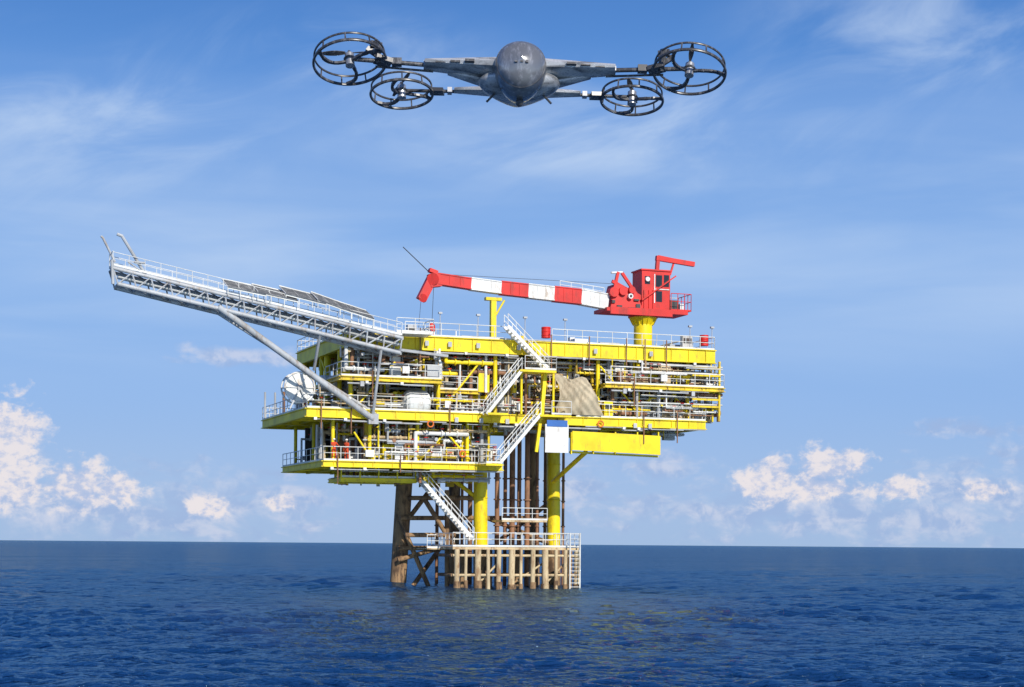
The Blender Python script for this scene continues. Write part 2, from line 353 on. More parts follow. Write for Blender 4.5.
# ------------------------------------------------------------ jacket
legs=G('jacket_legs_yellow','yellow',True);lb=G('jacket_legs_splash_zone','brown',True);lr=G('risers','rust',True);jb=G('jacket_braces','brown',True)
def leg(px0,px1,v,ztop,zy,r,mat):
    top=P(px0,470,v);bot=P(px1,588,v); top.z=ztop; bot.z=-3
    mid=top.lerp(bot,(ztop-zy)/(ztop+3))
    mat.tube(top,mid,r,n=20); lb.tube(mid,bot,r*1.04,n=20)
    for t in (.3,.6): c=top.lerp(mid,t); mat.torus(c,(0,0,1),r,.05,n=20,m=6)
leg(480,481,4,ZM-.5,3.4,.58,legs); leg(553,554,8,ZM-.5,3.4,.58,legs); leg(405,396,9,ZC-.4,9.0,.66,lb); leg(455,452,15,ZC-.4,9,.5,lb)
leg(533,535,14,ZM-.4,8,.45,lb)
for i,(px,v) in enumerate(((462,7),(497,6),(505,7),(512,6.4),(519,7.2),(527,6),(537,7),(545,10),(470,9),(437,11),(563,9))):
    r=(.12,.2,.16,.24,.18,.22,.13,.15,.2,.15,.12)[i]; c=P(px,520,v); lr.tube((c.x,v,-2),(c.x,v,ZM-.8 if px>503 else ZC-.4),r,n=10)
    for zz in (5.2,7.4,9.2): lr.tube((c.x,v,zz),(c.x,v,zz+.12),r*1.5,n=10)
def jt(a,b,v,r,v2=None,g=jb): g.tube(P(a[0],a[1],v),P(b[0],b[1],v if v2 is None else v2),r,n=10)
for a,b,v,v2 in (((400,518),(553,518),8,8),((398,548),(455,548),8,8),((400,520),(430,590),8,8),((410,590),(440,548),8,12),((440,548),(398,560),8,8),((430,490),(400,530),9,9),((480,515),(553,545),7,8),((400,498),(480,498),9,4),((553,500),(500,540),8,13),((425,500),(455,548),6,6),((405,535),(455,535),6,6),((447,490),(447,592),6,6)):
    jt(a,b,v,.2,v2)
lw=(U(452,1,550),U(578,1,550))
G('access_walkway','beige').box((lw[0],.8,ZL-.22),(lw[1],6.5,ZL-.02))
wr_=G('walkway_handrails','rail')
rail([(lw[0],.8,ZL),(lw[1],.8,ZL),(lw[1],6.5,ZL)],part=wr_,sp=1.0,h=1.15)
rail([(lw[0],.8,ZL),(lw[0],6.5,ZL),(lw[1],6.5,ZL)],part=wr_,sp=1.0)
wk2=P(420,548,6); G('access_walkway','beige').box((wk2.x,4,wk2.z-.1),(lw[0],7,wk2.z)); rail([(wk2.x,4,wk2.z),(lw[0],4,wk2.z)],part=wr_,sp=1.0)
a=P(500,520,2);b=P(545,520,2); G('access_walkway','beige').box((a.x,1.5,a.z-.15),(b.x,4,a.z)); rail([(a.x,1.5,a.z),(b.x,1.5,a.z)],h=1,part=wr_)
for px in (570,580): 
    c=P(px,560,.2); wr_.tube((c.x,.2,-1),(c.x,.2,ZL+1.2),.06,n=8)
a=P(570,560,.2);b=P(580,560,.2)
for k in range(14): wr_.tube((a.x,.2,.2+k*.33),(b.x,.2,.2+k*.33),.025,n=6)
bl=G('boat_landing','beige',True); bd=G('boat_landing_rear','brown',True)
R=random.Random(5)
for i,(px,r) in enumerate(((457,.22),(466,.13),(478,.26),(488,.15),(499,.2),(512,.27),(521,.13),(533,.2),(545,.27),(556,.14),(566,.2),(577,.24))):
    c=P(px,560,.7); 
    bl.tube((c.x,.7+R.uniform(-.2,.3),-1.5),(c.x,.7,ZL-.2),r,n=12)
    lb.tube((c.x,.72,-1.5),(c.x,.71,R.uniform(.35,.75)),r*1.35,n=12)
for px in (462,490,517,544,570):
    c=P(px,560,4.5); bd.tube((c.x,4.5,-1.5),(c.x,4.5,ZL-.25),.2,n=8)
for z in (1.15,2.75): 
    bl.tube((lw[0],.8,z),(lw[1],.8,z),.11,n=8); bd.tube((lw[0],4.5,z),(lw[1],4.5,z),.13,n=8)
    for u in (lw[0],(lw[0]+lw[1])/2,lw[1]): bd.tube((u,.9,z),(u,4.5,z),.13,n=8)
for i,(p0,p1) in enumerate(((478,499),(512,545),(545,566))):
    jt((p0,584),(p1,562),1.1,.09,g=bl)
# ------------------------------------------------------------ flare boom
bm=G('flare_boom_truss','boom',True); bw=2.0; bv=-2.5
T0=P(113,268,bv);T1=P(402,338,bv);B0=P(118,284,bv);B1=P(400,353,bv)
NB=16
W=Vector((0,bw,0))
for a,b,r in ((T0,T1,.14),(B0,B1,.17)):
    for o in (Vector(),W): bm.tube(a+o,b+o,r,n=10)
for i in range(NB+1):
    t=i/NB;a=T0.lerp(T1,t);b=B0.lerp(B1,t)
    for o in (Vector(),W): bm.tube(a+o,b+o,.06,n=6)
    bm.tube(a,a+W,.08,n=6);bm.tube(b,b+W,.08,n=6)
    if i<NB:
        a2=T0.lerp(T1,(i+1)/NB);b2=B0.lerp(B1,(i+1)/NB)
        for o in (Vector(),W): bm.tube(b+o,a2+o,.055,n=6)
        bm.tube(b,b2+W,.05,n=6); bm.tube(a,a2+W,.05,n=6)
bg=G('flare_boom_walkway','boom')
bg.beam(T0+W/2+up*.2,T1+W/2+up*.2,1.5,.05)
for k in range(2): G('flare_boom_piping','silver',True).tube(T0.lerp(T1,.02)+Vector((0,.5+k*.5,-.45)),T1+Vector((0,.5+k*.5,-.45)),.12,n=8)
fr=G('flare_boom_rails','rail')
rail([T0+up*.2,T1+up*.2],h=1.0,part=fr,sp=1.2,r=.024); rail([T0+W+up*.2,T1+W+up*.2],h=1.0,part=fr,sp=1.2,r=.024); rail([T0+up*.2,T0+W+up*.2],part=fr,h=1.05)
for p in (T1,B1,T0.lerp(T1,.9),B0.lerp(B1,.9),T0.lerp(T1,.8)): bm.beam(p,Vector((max(.2,p.x),.0,p.z)),.25,.25)
sp=G('flare_boom_struts','boom',True)
sp.tube(P(218,307,bv),P(373,419,-.55),.25,n=14)
sp.tube(P(218,307,bv)+W,P(373,419,-.5)+Vector((.5,.3,.3)),.12,n=14)
sp.tube(P(381,350,bv),P(373,414,-.6),.12,n=10); sp.tube(P(320,334,bv),P(314,370,-.5),.12,n=10)
c=P(373,419,-.5); sp.box((c.x-.4,-.7,c.z-.4),(c.x+.4,-.3,c.z+.4))
tip=G('flare_tip','boom',True)
tip.pipe([P(147,277,bv+.2),P(122,236,bv+.2),P(117,234,bv+.2)],.12); tip.pipe([P(115,262,bv+1),P(103,238,bv+1),P(101,236,bv+1)],.09)
tip.tube(P(134,262,bv),P(145,263,bv),.08); tip.tube(P(112,260,bv),P(113,284,bv),.12); tip.tube(P(140,270,bv),P(128,262,bv),.05)
pn=G('slatted_panels','panel');pf=G('panel_frames','rail')
for (a,b) in (((228,284),(266,292)),((258,289),(298,298)),((286,291),(326,301)),((318,297),(352,309)),((340,305),(374,316))):
    p=P(a[0],a[1],bv-.3)+up*-.2;q=P(b[0],b[1],bv-.3)+up*-.2
    for k in range(9):
        o=Vector((0,k*.27,k*.1)); pn.beam(p+o,q+o,.19,.06)
    for t in (0,.33,.66,1): c=p.lerp(q,t); pf.beam(c+up*-.01,c+Vector((0,2.35,.86)),.05,.08); pf.tube(c+up*-.05,c-up*.6,.035,n=6)
    pf.beam(p-up*.08,q-up*.08,.06,.12); pf.beam(p+Vector((0,2.4,.9)),q+Vector((0,2.4,.9)),.06,.12)
gr.beam(P(400,350,bv),P(447,356,-.4),.3,.2)
wh=G('boom_root_platform','white'); wh.box((T1.x-.4,-2.4,ZU-.15),(T1.x+2.6,-.2,ZU-.05)); rail([(T1.x-.4,-2.4,ZU-.05),(T1.x+2.6,-2.4,ZU-.05),(T1.x+2.6,-.2,ZU-.05)])

# ------------------------------------------------------------ crane
cr=empty('pedestal_crane',(OX,OY,0),(0,0,TH))
def K(name,mat,smooth=False): return G(name,mat,smooth,cr)
cv=5.0
pc=P(643,330,cv)
ped=K('pedestal','yellow',True)
zr=P(643,318,cv).z
ped.tube((pc.x,cv,ZU-.1),(pc.x,cv,zr-.6),.8,n=24); ped.tube((pc.x,cv,zr-.6),(pc.x,cv,zr),.8,1.2,n=24)
for k in range(16):
    t=k*math.pi/8; ped.beam((pc.x+.84*math.cos(t),cv+.84*math.sin(t),zr-.62),(pc.x+1.15*math.cos(t),cv+1.15*math.sin(t),zr-.02),.03,.14)
sl=K('slew_platform','red',True); sl.tube((pc.x,cv,zr),(pc.x,cv,zr+.3),1.3,n=28)
a=P(607,313,cv-1.3);b=P(688,316,cv-1.3); zf=zr+.3
sl.box((a.x,cv-1.3,zf),(b.x,cv+1.6,zf+.3)); sl.box((a.x+.3,cv-1.36,zf-.25),(b.x-1.5,cv-1.3,zf+.35))
mc=K('machinery_house','red',True)
a=P(609,285,cv-.6);b=P(641,309,cv-.6)
mc.hexa([(a.x,cv-1,zf+.3),(b.x,cv-1,zf+.3),(b.x,cv+1,zf+.3),(a.x,cv+1,zf+.3),(a.x+.5,cv-.9,a.z+.1),(b.x-.6,cv-.9,a.z-.5),(b.x-.6,cv+.9,a.z-.5),(a.x+.5,cv+.9,a.z+.1)])
for k in range(3): c=P(614+k*9,292-k*1,cv-1.1); mc.tube(c+Vector((0,-.1,0)),c+Vector((0,.5,0)),.42-.06*k,n=14)
mc.beam(P(612,300,cv-.8),P(618,272,cv-.8),.2,.25); mc.beam(P(640,300,cv-.8),P(622,273,cv-.8),.2,.25); mc.beam(P(612,281,cv-.8),P(641,297,cv-.8),.2,.25)
wd=K('winch_drums','white',True); kd=K('winch_details','dark',True)
c=P(616,273,cv-.8); wd.tube(c+Vector((-.45,0,0)),c+Vector((.6,0,.1)),.09,n=8)
c=P(631,296,cv-1.3); wd.tube(c,c+Vector((0,.6,0)),.22,n=14); kd.tube(c+Vector((0,-.03,0)),c+Vector((0,.02,0)),.12,n=12)
for (px,py,w,h) in ((617,305,5,4),(628,307,7,3),(636,304,4,5),(612,300,3,3),(622,287,4,3),(634,299,5,2)): 
    p=P(px,py,cv-1.05);q=P(px+w,py+h,cv-1.05); kd.box((p.x,cv-1.12,q.z),(q.x,cv-1.0,p.z))
cb=K('operator_cab','red'); a=P(642,270,cv-1.0);b=P(670,306,cv-1.0)
cb.box((a.x,cv-1,zf+.3),(b.x,cv+1,a.z)); cb.box((a.x-.1,cv-1.1,a.z),(b.x+.1,cv+1.1,a.z+.12))
gl=K('cab_windows','glass'); 
for (x0,x1,y0,y1) in ((656,662,275,287),(664,669,275,287),(645,650,276,284),(656,662,291,302)):
    p=P(x0,y0,cv-1.02);q=P(x1,y1,cv-1.02); gl.box((p.x,cv-1.03,q.z),(q.x,cv-1.004,p.z))
gl.box((b.x+.005,cv-.7,b.z+1.0),(b.x+.03,cv+.7,a.z-.4))
wf=K('cab_trim','white'); 
p=P(654,289,cv-1);q=P(669,289,cv-1); wf.box((p.x,cv-1.06,p.z-.04),(q.x,cv-1.02,p.z+.04))
p=P(654.5,274,cv-1);q=P(654.5,303,cv-1); wf.box((p.x-.04,cv-1.06,q.z),(p.x+.04,cv-1.02,p.z))
c=P(648,279,cv-1.2); wd.tube(c,c+Vector((0,.4,0)),.2,n=12)
for px in (644,649,653): 
    p=P(px,290,cv-1.05);q=P(px,308,cv-1.05); cb.beam(p,q,.05,.08)
af=K('a_frame','red',True)
af.beam(P(657,270,cv-.5),P(658,257,cv-.5),.3,.3);af.beam(P(656,258,cv-.5),P(694,264.5,cv-.5),.35,.4); af.beam(P(658,257,cv+.7),P(694,264.5,cv+.7),.2,.3); af.beam(P(670,275,cv-.5),P(674,262,cv-.5),.14,.14)
af.beam(P(657,258,cv-.5),P(657,258,cv+.7),.2,.2);af.beam(P(693,264,cv-.6),P(693,264,cv+.8),.25,.3)
af.beam(P(642,300,cv-1.2),P(676,276,cv-1.2),.1,.1)
c=P(671,312,cv-1.2);d=P(691,314,cv-1.2)
rail([(c.x,cv-1.2,zf+.3),(d.x,cv-1.2,zf+.3),(d.x,cv+1.4,zf+.3)],part=K('crane_handrails_red','red'),sp=.7,h=1.5)
rail([(c.x,cv+1.5,zf+.3),(d.x,cv+1.5,zf+.3)],part=K('crane_handrails','rail'),sp=.7,h=1.5)
kd.box((c.x+.2,cv-.6,zf+.3),(c.x+1.0,cv+.5,zf+1.3)); wd.box((c.x+1.05,cv-.8,zf+.3),(c.x+1.4,cv+.2,zf+1.0))
bs=[(607,302),(580,297),(553,294),(527,291),(500,288),(470,284),(437,279)]
for i in range(6):
    m='white' if i in (0,2,4) else 'red'
    g=K('boom_'+m,m); p=P(*bs[i],cv-.4);q=P(*bs[i+1],cv-.4)
    h=(1.25,1.2,1.12,1.05,.95,.85)[i]
    g.beam(p,q,.75,h)
    g.beam(p+up*h*.5,q+up*h*.5,.85,.09); g.beam(p-up*h*.5,q-up*h*.5,.85,.09)
    for t in (.33,.66): c=p.lerp(q,t); g.beam(c+Vector((0,-.39,-h*.45)),c+Vector((0,-.39,h*.45)),.04,.05)
g=K('boom_red','red')
g.beam(P(440,280,cv-.4),P(429,281,cv-.4),.8,1.1); g.beam(P(432,278,cv-.4),P(421,300,cv-.4),.7,.75); g.beam(P(437,273,cv-.4),P(429,270,cv-.4),.6,.3)
g.tube(P(433,279,cv-.9),P(433,279,cv+.1),.5,n=14); g.tube(P(423,298,cv-.8),P(423,298,cv),.35,n=14)
rail([P(604,296,cv-.7),P(560,289,cv-.7)],h=.7,part=K('crane_handrails','rail'),sp=1,toe=False)
wr=K('wire_ropes','dark')
wr.tube(P(403,247,cv),P(430,273,cv),.04,n=5)
wr.tube(P(434,279,cv-.4),P(432,322,cv-.4),.022,n=5);wr.tube(P(421,300,cv-.4),P(418,335,cv-.4),.018,n=5)
wr.tube(P(437,274,cv-.2),P(617,284,cv-.2),.018,n=5)
hk=K('hook_block','red',True); c=P(432,328,cv-.4); hk.ball(c,.42,12,8,(.7,.5,1.1)); hk.torus(c-up*.6,(0,1,0),.17,.05,n=14,m=6)
rs=G('boom_rest','yellow'); a=P(496,341,3.5);b=P(497,295,3.5)
rs.beam((a.x,4.3,ZU-.1),(a.x,4.3,b.z-.2),.45,.45); rs.beam((a.x-.7,4.3,b.z-.25),(a.x+.7,4.3,b.z-.25),.5,.25)
rs.tube((a.x,4.3,b.z-2),(a.x+1.0,4.3,b.z-.3),.08)
for p in list(parts.values()): p.done()

# ------------------------------------------------------------ workers on the cellar deck
PM=Matrix.Translation((OX,OY,0))@Matrix.Rotation(TH,4,'Z')
def worker(u,v,z,turn,hands):
    loc=PM@Vector((u,v,z)); w=empty('offshore_worker',loc,(0,0,TH+turn))
    # front of the figure is -y ; hands = (left,right) wrist positions
    J=[(0,0,.95,.15),(0,0,1.15,.135),(0,0,1.38,.15),(0,0,1.50,.07)]; E=[(0,1),(1,2),(2,3)]
    for sx,hd in ((-1,hands[0]),(1,hands[1])):
        k=len(J); sh=Vector((sx*.19,0,1.42)); wrp=Vector(hd); el=(sh+wrp)/2+Vector((sx*.05,.08,-.04))
        J+=[(*sh,.075),(*el,.055),(*wrp,.04)]; E+=[(2,k),(k,k+1),(k+1,k+2)]
        k=len(J); J+=[(sx*.10,0,.88,.10),(sx*.13,-.02,.50,.075),(sx*.14,.02,.12,.06)]; E+=[(0,k),(k,k+1),(k+1,k+2)]
    me=bpy.data.meshes.new('body'); me.from_pydata([j[:3] for j in J],E,[]); me.materials.append(M['coverall'])
    o=bpy.data.objects.new('coverall_body',me); scene.collection.objects.link(o); o.parent=w
    md=o.modifiers.new('skin','SKIN'); md.use_smooth_shade=True
    for i,j in enumerate(J):
        sv_=me.skin_vertices[0].data[i]; sv_.radius=(j[3],j[3]*(.75 if i<3 else 1)); sv_.use_root=(i==0)
    sd_=o.modifiers.new('sub','SUBSURF'); sd_.levels=1; sd_.render_levels=1
    hd=Part('head',M['skin'],w,True); hd.ball((0,-.01,1.635),.105,18,14,(.78,.95,1.15)); hd.tube((0,0,1.46),(0,0,1.57),.055,n=12)
    hd.tube((0,-.105,1.65),(0,-.125,1.615),.012,.018,n=8)
    for sx in (-1,1): hd.ball((sx*.084,.0,1.63),.025,8,6,(.4,.7,1.1))
    fc=Part('eyes_and_mouth',M['boot'],w,True)
    for sx in (-1,1): fc.ball((sx*.032,-.098,1.655),.010,8,6)
    fc.ball((0,-.099,1.583),.02,8,6,(1.1,.4,.25))
    hm=Part('hard_hat',M['white'],w,True); hm.ball((0,0,1.675),.125,20,8,(.92,1.05,.95),math.pi/2); hm.torus((0,-.01,1.675),(0,0,1),.122,.012,n=24,m=6,sq=.6)
    for o_ in (hd,fc,hm): o_.done()
    hp=Part('hands',M['skin'],w,True)
    for sx,p in ((-1,hands[0]),(1,hands[1])):
        p=Vector(p); el=(Vector((sx*.19,0,1.42))+p)/2+Vector((sx*.05,.08,-.04)); d=(p-el).normalized(); sd2=d.cross(Vector((1,0,0)) if abs(d.x)<.8 else Vector((0,1,0))).normalized()
        pc_=p+d*.055; hp.ball(pc_,.05,10,8,(.8,.8,.95))
        dn=Vector((0,0,-1))
        for f_,l in zip((-.03,-.01,.01,.03),(.032,.04,.038,.028)):
            a_=pc_+sd2*f_+d*.03; b_=a_+d*l; hp.tube(a_,b_,.010,.009,n=6); hp.tube(b_,b_+(d*.5+dn).normalized()*l*.9,.009,.007,n=6)
        a_=pc_+sd2*.038; hp.tube(a_,a_+(d*.7+sd2).normalized()*.05,.012,.008,n=6)
    hp.done()
    bt=Part('boots',M['boot'],w,True)
    for sx in (-1,1): bt.ball((sx*.14,-.04,.055),.07,12,8,(.75,1.9,.8)); bt.tube((sx*.14,.02,.04),(sx*.14,.02,.2),.062,.066,n=12)
    bt.done()
p=cuL+.95; worker(p,.62,ZC,.15,((-.26,-.44,1.13),(.26,-.44,1.13)))
worker(cuL+2.1,1.1,ZC,-.9,((-.25,-.04,.84),(.22,-.30,1.12)))

# ------------------------------------------------------------ quadcopter drone
m,N,L,b=new_mat('drone_shell'); b.inputs['Metallic'].default_value=.35
tc=N.new('ShaderNodeTexCoord'); w=N.new('ShaderNodeTexNoise'); w.inputs['Scale'].default_value=3.5; w.inputs['Detail'].default_value=5; w.inputs['Distortion'].default_value=2.5
mp=N.new('ShaderNodeMapping'); mp.inputs['Scale'].default_value=(.5,1,2.5); L.new(tc.outputs['Object'],mp.inputs['Vector']); L.new(mp.outputs[0],w.inputs['Vector'])
cr_=N.new('ShaderNodeValToRGB'); cr_.color_ramp.elements[0].position=.42; cr_.color_ramp.elements[0].color=(.52,.53,.55,1); cr_.color_ramp.elements[1].position=.64; cr_.color_ramp.elements[1].color=(.17,.175,.185,1)
L.new(w.outputs['Fac'],cr_.inputs['Fac']); L.new(cr_.outputs[0],b.inputs['Base Color'])
bn=N.new('ShaderNodeTexNoise'); bn.inputs['Scale'].default_value=40; L.new(tc.outputs['Object'],bn.inputs['Vector']); mr=N.new('ShaderNodeMapRange'); mr.inputs['To Min'].default_value=.18; mr.inputs['To Max'].default_value=.4; L.new(bn.outputs['Fac'],mr.inputs['Value']); L.new(mr.outputs[0],b.inputs['Roughness'])
M['shell']=m
M['dome']=paint('drone_dome',(0.24,0.245,0.255),dirt=(.48,.48,.50),amt=.8,rough=.18,metal=.55,scale=16,thr=.5)
M['carbon']=paint('drone_black',(0.05,0.05,0.055),dirt=(0.18,0.18,0.19),amt=.7,rough=.32,scale=25,thr=.5)
M['metal']=paint('drone_metal',(0.42,0.43,0.45),dirt=(.15,.15,.15),amt=.5,rough=.35,metal=.6,scale=20)
DD=15.0
dr=empty('quadcopter_drone',((516-512)/F*DD,DD,H+(544-75)/F*DD),(0,0,0))
dr.rotation_euler=(Matrix.Rotation(math.radians(-13),4,'X')@Matrix.Rotation(math.radians(2.5),4,'Z')).to_euler()
dparts=[]
def D(name,mat,smooth=True):
    p=Part(name,M[mat],dr,smooth); dparts.append(p); return p
def loft(part,y0,y1,wx,zt,zb,zoff=0,pw=.55,tp_=.25,nr=26,ns=36,sk=.62):
    vs=[];fs=[]
    for j in range(nr+1):
        t=j/nr; yy=y0+(y1-y0)*t; r=(math.sin(math.pi*min(1,t**sk)))**pw if 0<t<1 else 0.001
        for i in range(ns):
            a=2*math.pi*i/ns; rx=wx*r*(1-tp_*t); rz=(zt if math.sin(a)>0 else zb)*r*(1-tp_*t)
            vs.append((rx*math.cos(a),yy,rz*math.sin(a)+zoff))
    for j in range(nr):
        for i in range(ns): fs.append((j*ns+i,j*ns+(i+1)%ns,(j+1)*ns+(i+1)%ns,(j+1)*ns+i))
    part.add(vs,fs)
dome=D('body_dome','dome'); loft(dome,-.32,.42,.235,.22,.26,.0)
hull=D('body_hull','shell'); loft(hull,-.12,.50,.37,.10,.12,-.04,pw=.7)
cam=D('belly_sensor','carbon'); cam.ball((0,-.02,-.26),.035); cam.tube((0,-.02,-.2),(0,-.02,-.26),.026,n=12)
# panel joint: slim band hugging the dome, and nose vents
sm=D('body_seams','carbon'); t_=.14; r_=(math.sin(math.pi*t_**.62))**.55*(1-.25*t_); yy=-.32+.74*t_
pts=[Vector((.235*r_*1.004*math.cos(a),yy,(.22 if math.sin(a)>0 else .26)*r_*1.004*math.sin(a))) for a in [2*math.pi*i/40 for i in range(41)]]
for a,b_ in zip(pts[:-1],pts[1:]): sm.tube(a,b_,.0035,n=5)
for k in (-1,0,1): D('nose_vents','carbon').box((k*.045-.012,-.322,-.05),(k*.045+.012,-.29,-.035))
wing=D('arm_fairings','shell')
def blade(p0,p1,c0,c1,t0,t1,part):
    p0=Vector(p0);p1=Vector(p1);n=12;vs=[];fs=[]
    for k in range(9):
        t=k/8;p=p0.lerp(p1,t);c=c0+(c1-c0)*t;h=t0+(t1-t0)*t
        for i in range(n):
            a=2*math.pi*i/n; vs.append(p+Vector((0,c/2*math.copysign(abs(math.cos(a))**.8,math.cos(a)),h/2*math.copysign(abs(math.sin(a))**.7,math.sin(a)))))
    for k in range(8):
        for i in range(n): fs.append((k*n+i,k*n+(i+1)%n,(k+1)*n+(i+1)%n,(k+1)*n+i))
    fs+=[tuple(range(n)),tuple(range(9*n-1,8*n-1,-1))]
    part.add(vs,fs)
rods=D('arm_rods','carbon'); clamps=D('arm_clamps','metal'); rings=D('rotor_guards','carbon'); motors=D('motors','metal'); props=D('propellers','carbon'); slots=D('arm_slots','carbon')
def rotor(c,R,ax,ang,th=.0115):
    c=Vector(c);ax=Vector(ax).normalized()
    u=ax.cross(Vector((0,1,0))).normalized();w=ax.cross(u)
    rings.torus(c-ax*.035,ax,R,th,n=60,m=8,sq=1.2)
    rings.torus(c+ax*.04,ax,R*.965,.008,n=60,m=8,sq=1.2)
    for k in range(9):
        t=k*2*math.pi/9+ang; d=u*math.cos(t)+w*math.sin(t); rings.tube(c-ax*.035+d*R,c+ax*.04+d*R*.965,.007,n=6)
    for k in range(3):
        prev=None
        for s_ in range(9):
            q_=s_/8; t=k*2*math.pi/3+ang+.55*q_*q_; d=u*math.cos(t)+w*math.sin(t); p=c+d*(.035+(R-.035)*q_)-ax*(.03+.02*math.sin(q_*3.14))
            if prev is not None: rings.beam(prev,p,.022,.018,up=ax)
            prev=p
    motors.tube(c-ax*.07,c+ax*.045,.038,n=18); rings.torus(c-ax*.0,ax,.042,.009,n=20,m=6); rings.tube(c+ax*.045,c+ax*.08,.025,.01,n=14)
    for s in (0,math.pi):
        t=ang+1.0+s; d=(u*math.cos(t)+w*math.sin(t)); e=ax.cross(d)
        vs=[];fs=[];n=8
        for k in range(n+1):
            r=.03+(R*.86-.03)*k/n; ch=.010+.013*math.sin(math.pi*min(1,k/n*1.1)); tw=.5-.35*k/n
            p=c+ax*.06+d*r; o=(e*math.cos(tw)+ax*math.sin(tw))*ch; h_=ax*.003
            vs+=[p-o+h_,p+o+h_,p+o-h_,p-o-h_]
        for k in range(n):
            for i in range(4): fs.append((4*k+i,4*k+(i+1)%4,4*k+4+(i+1)%4,4*k+4+i))
        fs+=[(0,1,2,3),(4*n+3,4*n+2,4*n+1,4*n)]
        props.add(vs,fs)
for sx in (-1,1):
    blade((sx*.16,-.0,.05),(sx*.79,-.04,.05),.30,.17,.13,.05,wing)
    blade((sx*.3,.10,-.02),(sx*.6,.05,.03),.14,.07,.06,.03,wing)
    for k in range(3): slots.box((sx*(.38+k*.12),-.165+.02*k,.03),(sx*(.46+k*.12),-.10+.02*k,.05-.004*k))
    rods.tube((sx*.75,-.04,.045),(sx*1.40,-.1,.05),.019,n=10)
    rods.tube((sx*.72,.02,.02),(sx*1.2,-.02,.03),.010,n=8)
    clamps.box((sx*.76,-.08,.025),(sx*.80,.01,.07))
    rods.box((sx*.98,-.10,.02),(sx*1.06,-.04,.075))
    rods.beam((sx*1.07,-.06,.04),(sx*1.2,-.1,.06),.11,.035)
    rotor((sx*1.41,-.1,.05),.300,(sx*.10,.15,1),.5 if sx>0 else 2.2)
    rods.beam((sx*1.17,-.08,.03),(sx*1.19,-.14,.20),.03,.06); rods.beam((sx*1.17,-.1,.08),(sx*1.27,-.12,.14),.025,.04); rods.beam((sx*1.15,-.1,.17),(sx*1.24,-.14,.17),.03,.05)
    blade((sx*.12,.38,.04),(sx*.54,.41,.055),.16,.08,.07,.035,wing)
    rods.tube((sx*.45,.43,.055),(sx*.98,.45,.06),.015,n=10); clamps.box((sx*.56,.40,.035),(sx*.60,.46,.08))
    rods.beam((sx*.63,.43,.05),(sx*.75,.45,.06),.09,.03)
    rotor((sx*.99,.45,.06),.266,(sx*.04,.0,1),.3 if sx>0 else .9)
    rods.tube((sx*.2,.1,-.12),(sx*.27,.1,-.2),.010,n=8)
for p in dparts: p.done()

# ------------------------------------------------------------ sea
rng=np.random.RandomState(3)
k1=np.arange(225,0.24,-0.30); r=6660.0/k1; r=np.concatenate([[0.5,4,8,12,16,20,24,27],r,[40000.]])
fine=np.radians(np.linspace(-20,20,860)); rest=np.radians(np.linspace(20,340,110))[1:-1]
ang=np.concatenate([fine,rest]); NR,NA=len(r),len(ang)
Rg,Ag=np.meshgrid(r,ang,indexing='ij'); X=Rg*np.sin(Ag);Y=Rg*np.cos(Ag)
dr_=np.gradient(r)[:,None]
Zs=np.zeros_like(X)
wd_=math.radians(195)
for i in range(90):
    lam=0.45*(7/0.45)**rng.rand(); th=wd_+rng.normal(0,.6); kx,ky=math.sin(th)*2*math.pi/lam,math.cos(th)*2*math.pi/lam
    amp=0.0112*lam**.72; att=np.clip(lam/(2.0*dr_)-.5,0,1)
    ph=kx*X+ky*Y+rng.rand()*6.28+1.2*np.sin(X*.07+Y*.05+i)
    Zs+=amp*att*(1-2*np.abs(np.sin(ph/2)))
gust=.75+.35*np.sin(X*.045+1.3*np.sin(Y*.03))*np.sin(Y*.06+1.1*np.sin(X*.05+2))
# sheltered water by the jacket, with the platform's brownish reflection painted in
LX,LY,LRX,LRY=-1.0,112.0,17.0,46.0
calm_refl=np.clip(1.25-np.sqrt(((X-LX)/LRX)**2+((Y-LY)/LRY)**2)+.14*np.sin(X*.7+Y*.2)+.1*np.sin(X*.31-Y*.13+1),0,1); calm_refl=calm_refl*calm_refl*(3-2*calm_refl)
Zs=(Zs-Zs.mean())*gust*(1-.4*calm_refl)
co=np.stack([X,Y,Zs],-1).reshape(-1,3)
i0,j0=np.meshgrid(np.arange(NR-1),np.arange(NA),indexing='ij'); j1=(j0+1)%NA
q4=np.stack([i0*NA+j0,i0*NA+j1,(i0+1)*NA+j1,(i0+1)*NA+j0],-1).reshape(-1,4)[:, ::-1]
me=bpy.data.meshes.new('sea'); me.vertices.add(len(co)); me.vertices.foreach_set('co',co.ravel().astype(np.float32))
me.loops.add(q4.size); me.loops.foreach_set('vertex_index',q4.ravel().astype(np.int32)); me.polygons.add(len(q4))
me.polygons.foreach_set('loop_start',np.arange(0,q4.size,4,dtype=np.int32)); me.polygons.foreach_set('loop_total',np.full(len(q4),4,dtype=np.int32))
me.update(calc_edges=True); me.polygons.foreach_set('use_smooth',np.ones(len(q4),dtype=bool))
at=me.attributes.new('calm_reflection','FLOAT','POINT'); at.data.foreach_set('value',calm_refl.ravel().astype(np.float32))
sea=bpy.data.objects.new('sea',me); scene.collection.objects.link(sea)
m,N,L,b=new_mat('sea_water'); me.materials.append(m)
N.remove(b); out=N['Material Output']
g=N.new('ShaderNodeNewGeometry')
def noise(sc,det,vecscale,rg=.6):
    mp=N.new('ShaderNodeMapping'); mp.inputs['Scale'].default_value=vecscale; mp.inputs['Rotation'].default_value=(0,0,.25); L.new(g.outputs['Position'],mp.inputs['Vector'])
    n=N.new('ShaderNodeTexNoise'); n.inputs['Scale'].default_value=sc; n.inputs['Detail'].default_value=det; n.inputs['Roughness'].default_value=rg; L.new(mp.outputs[0],n.inputs['Vector']); return n
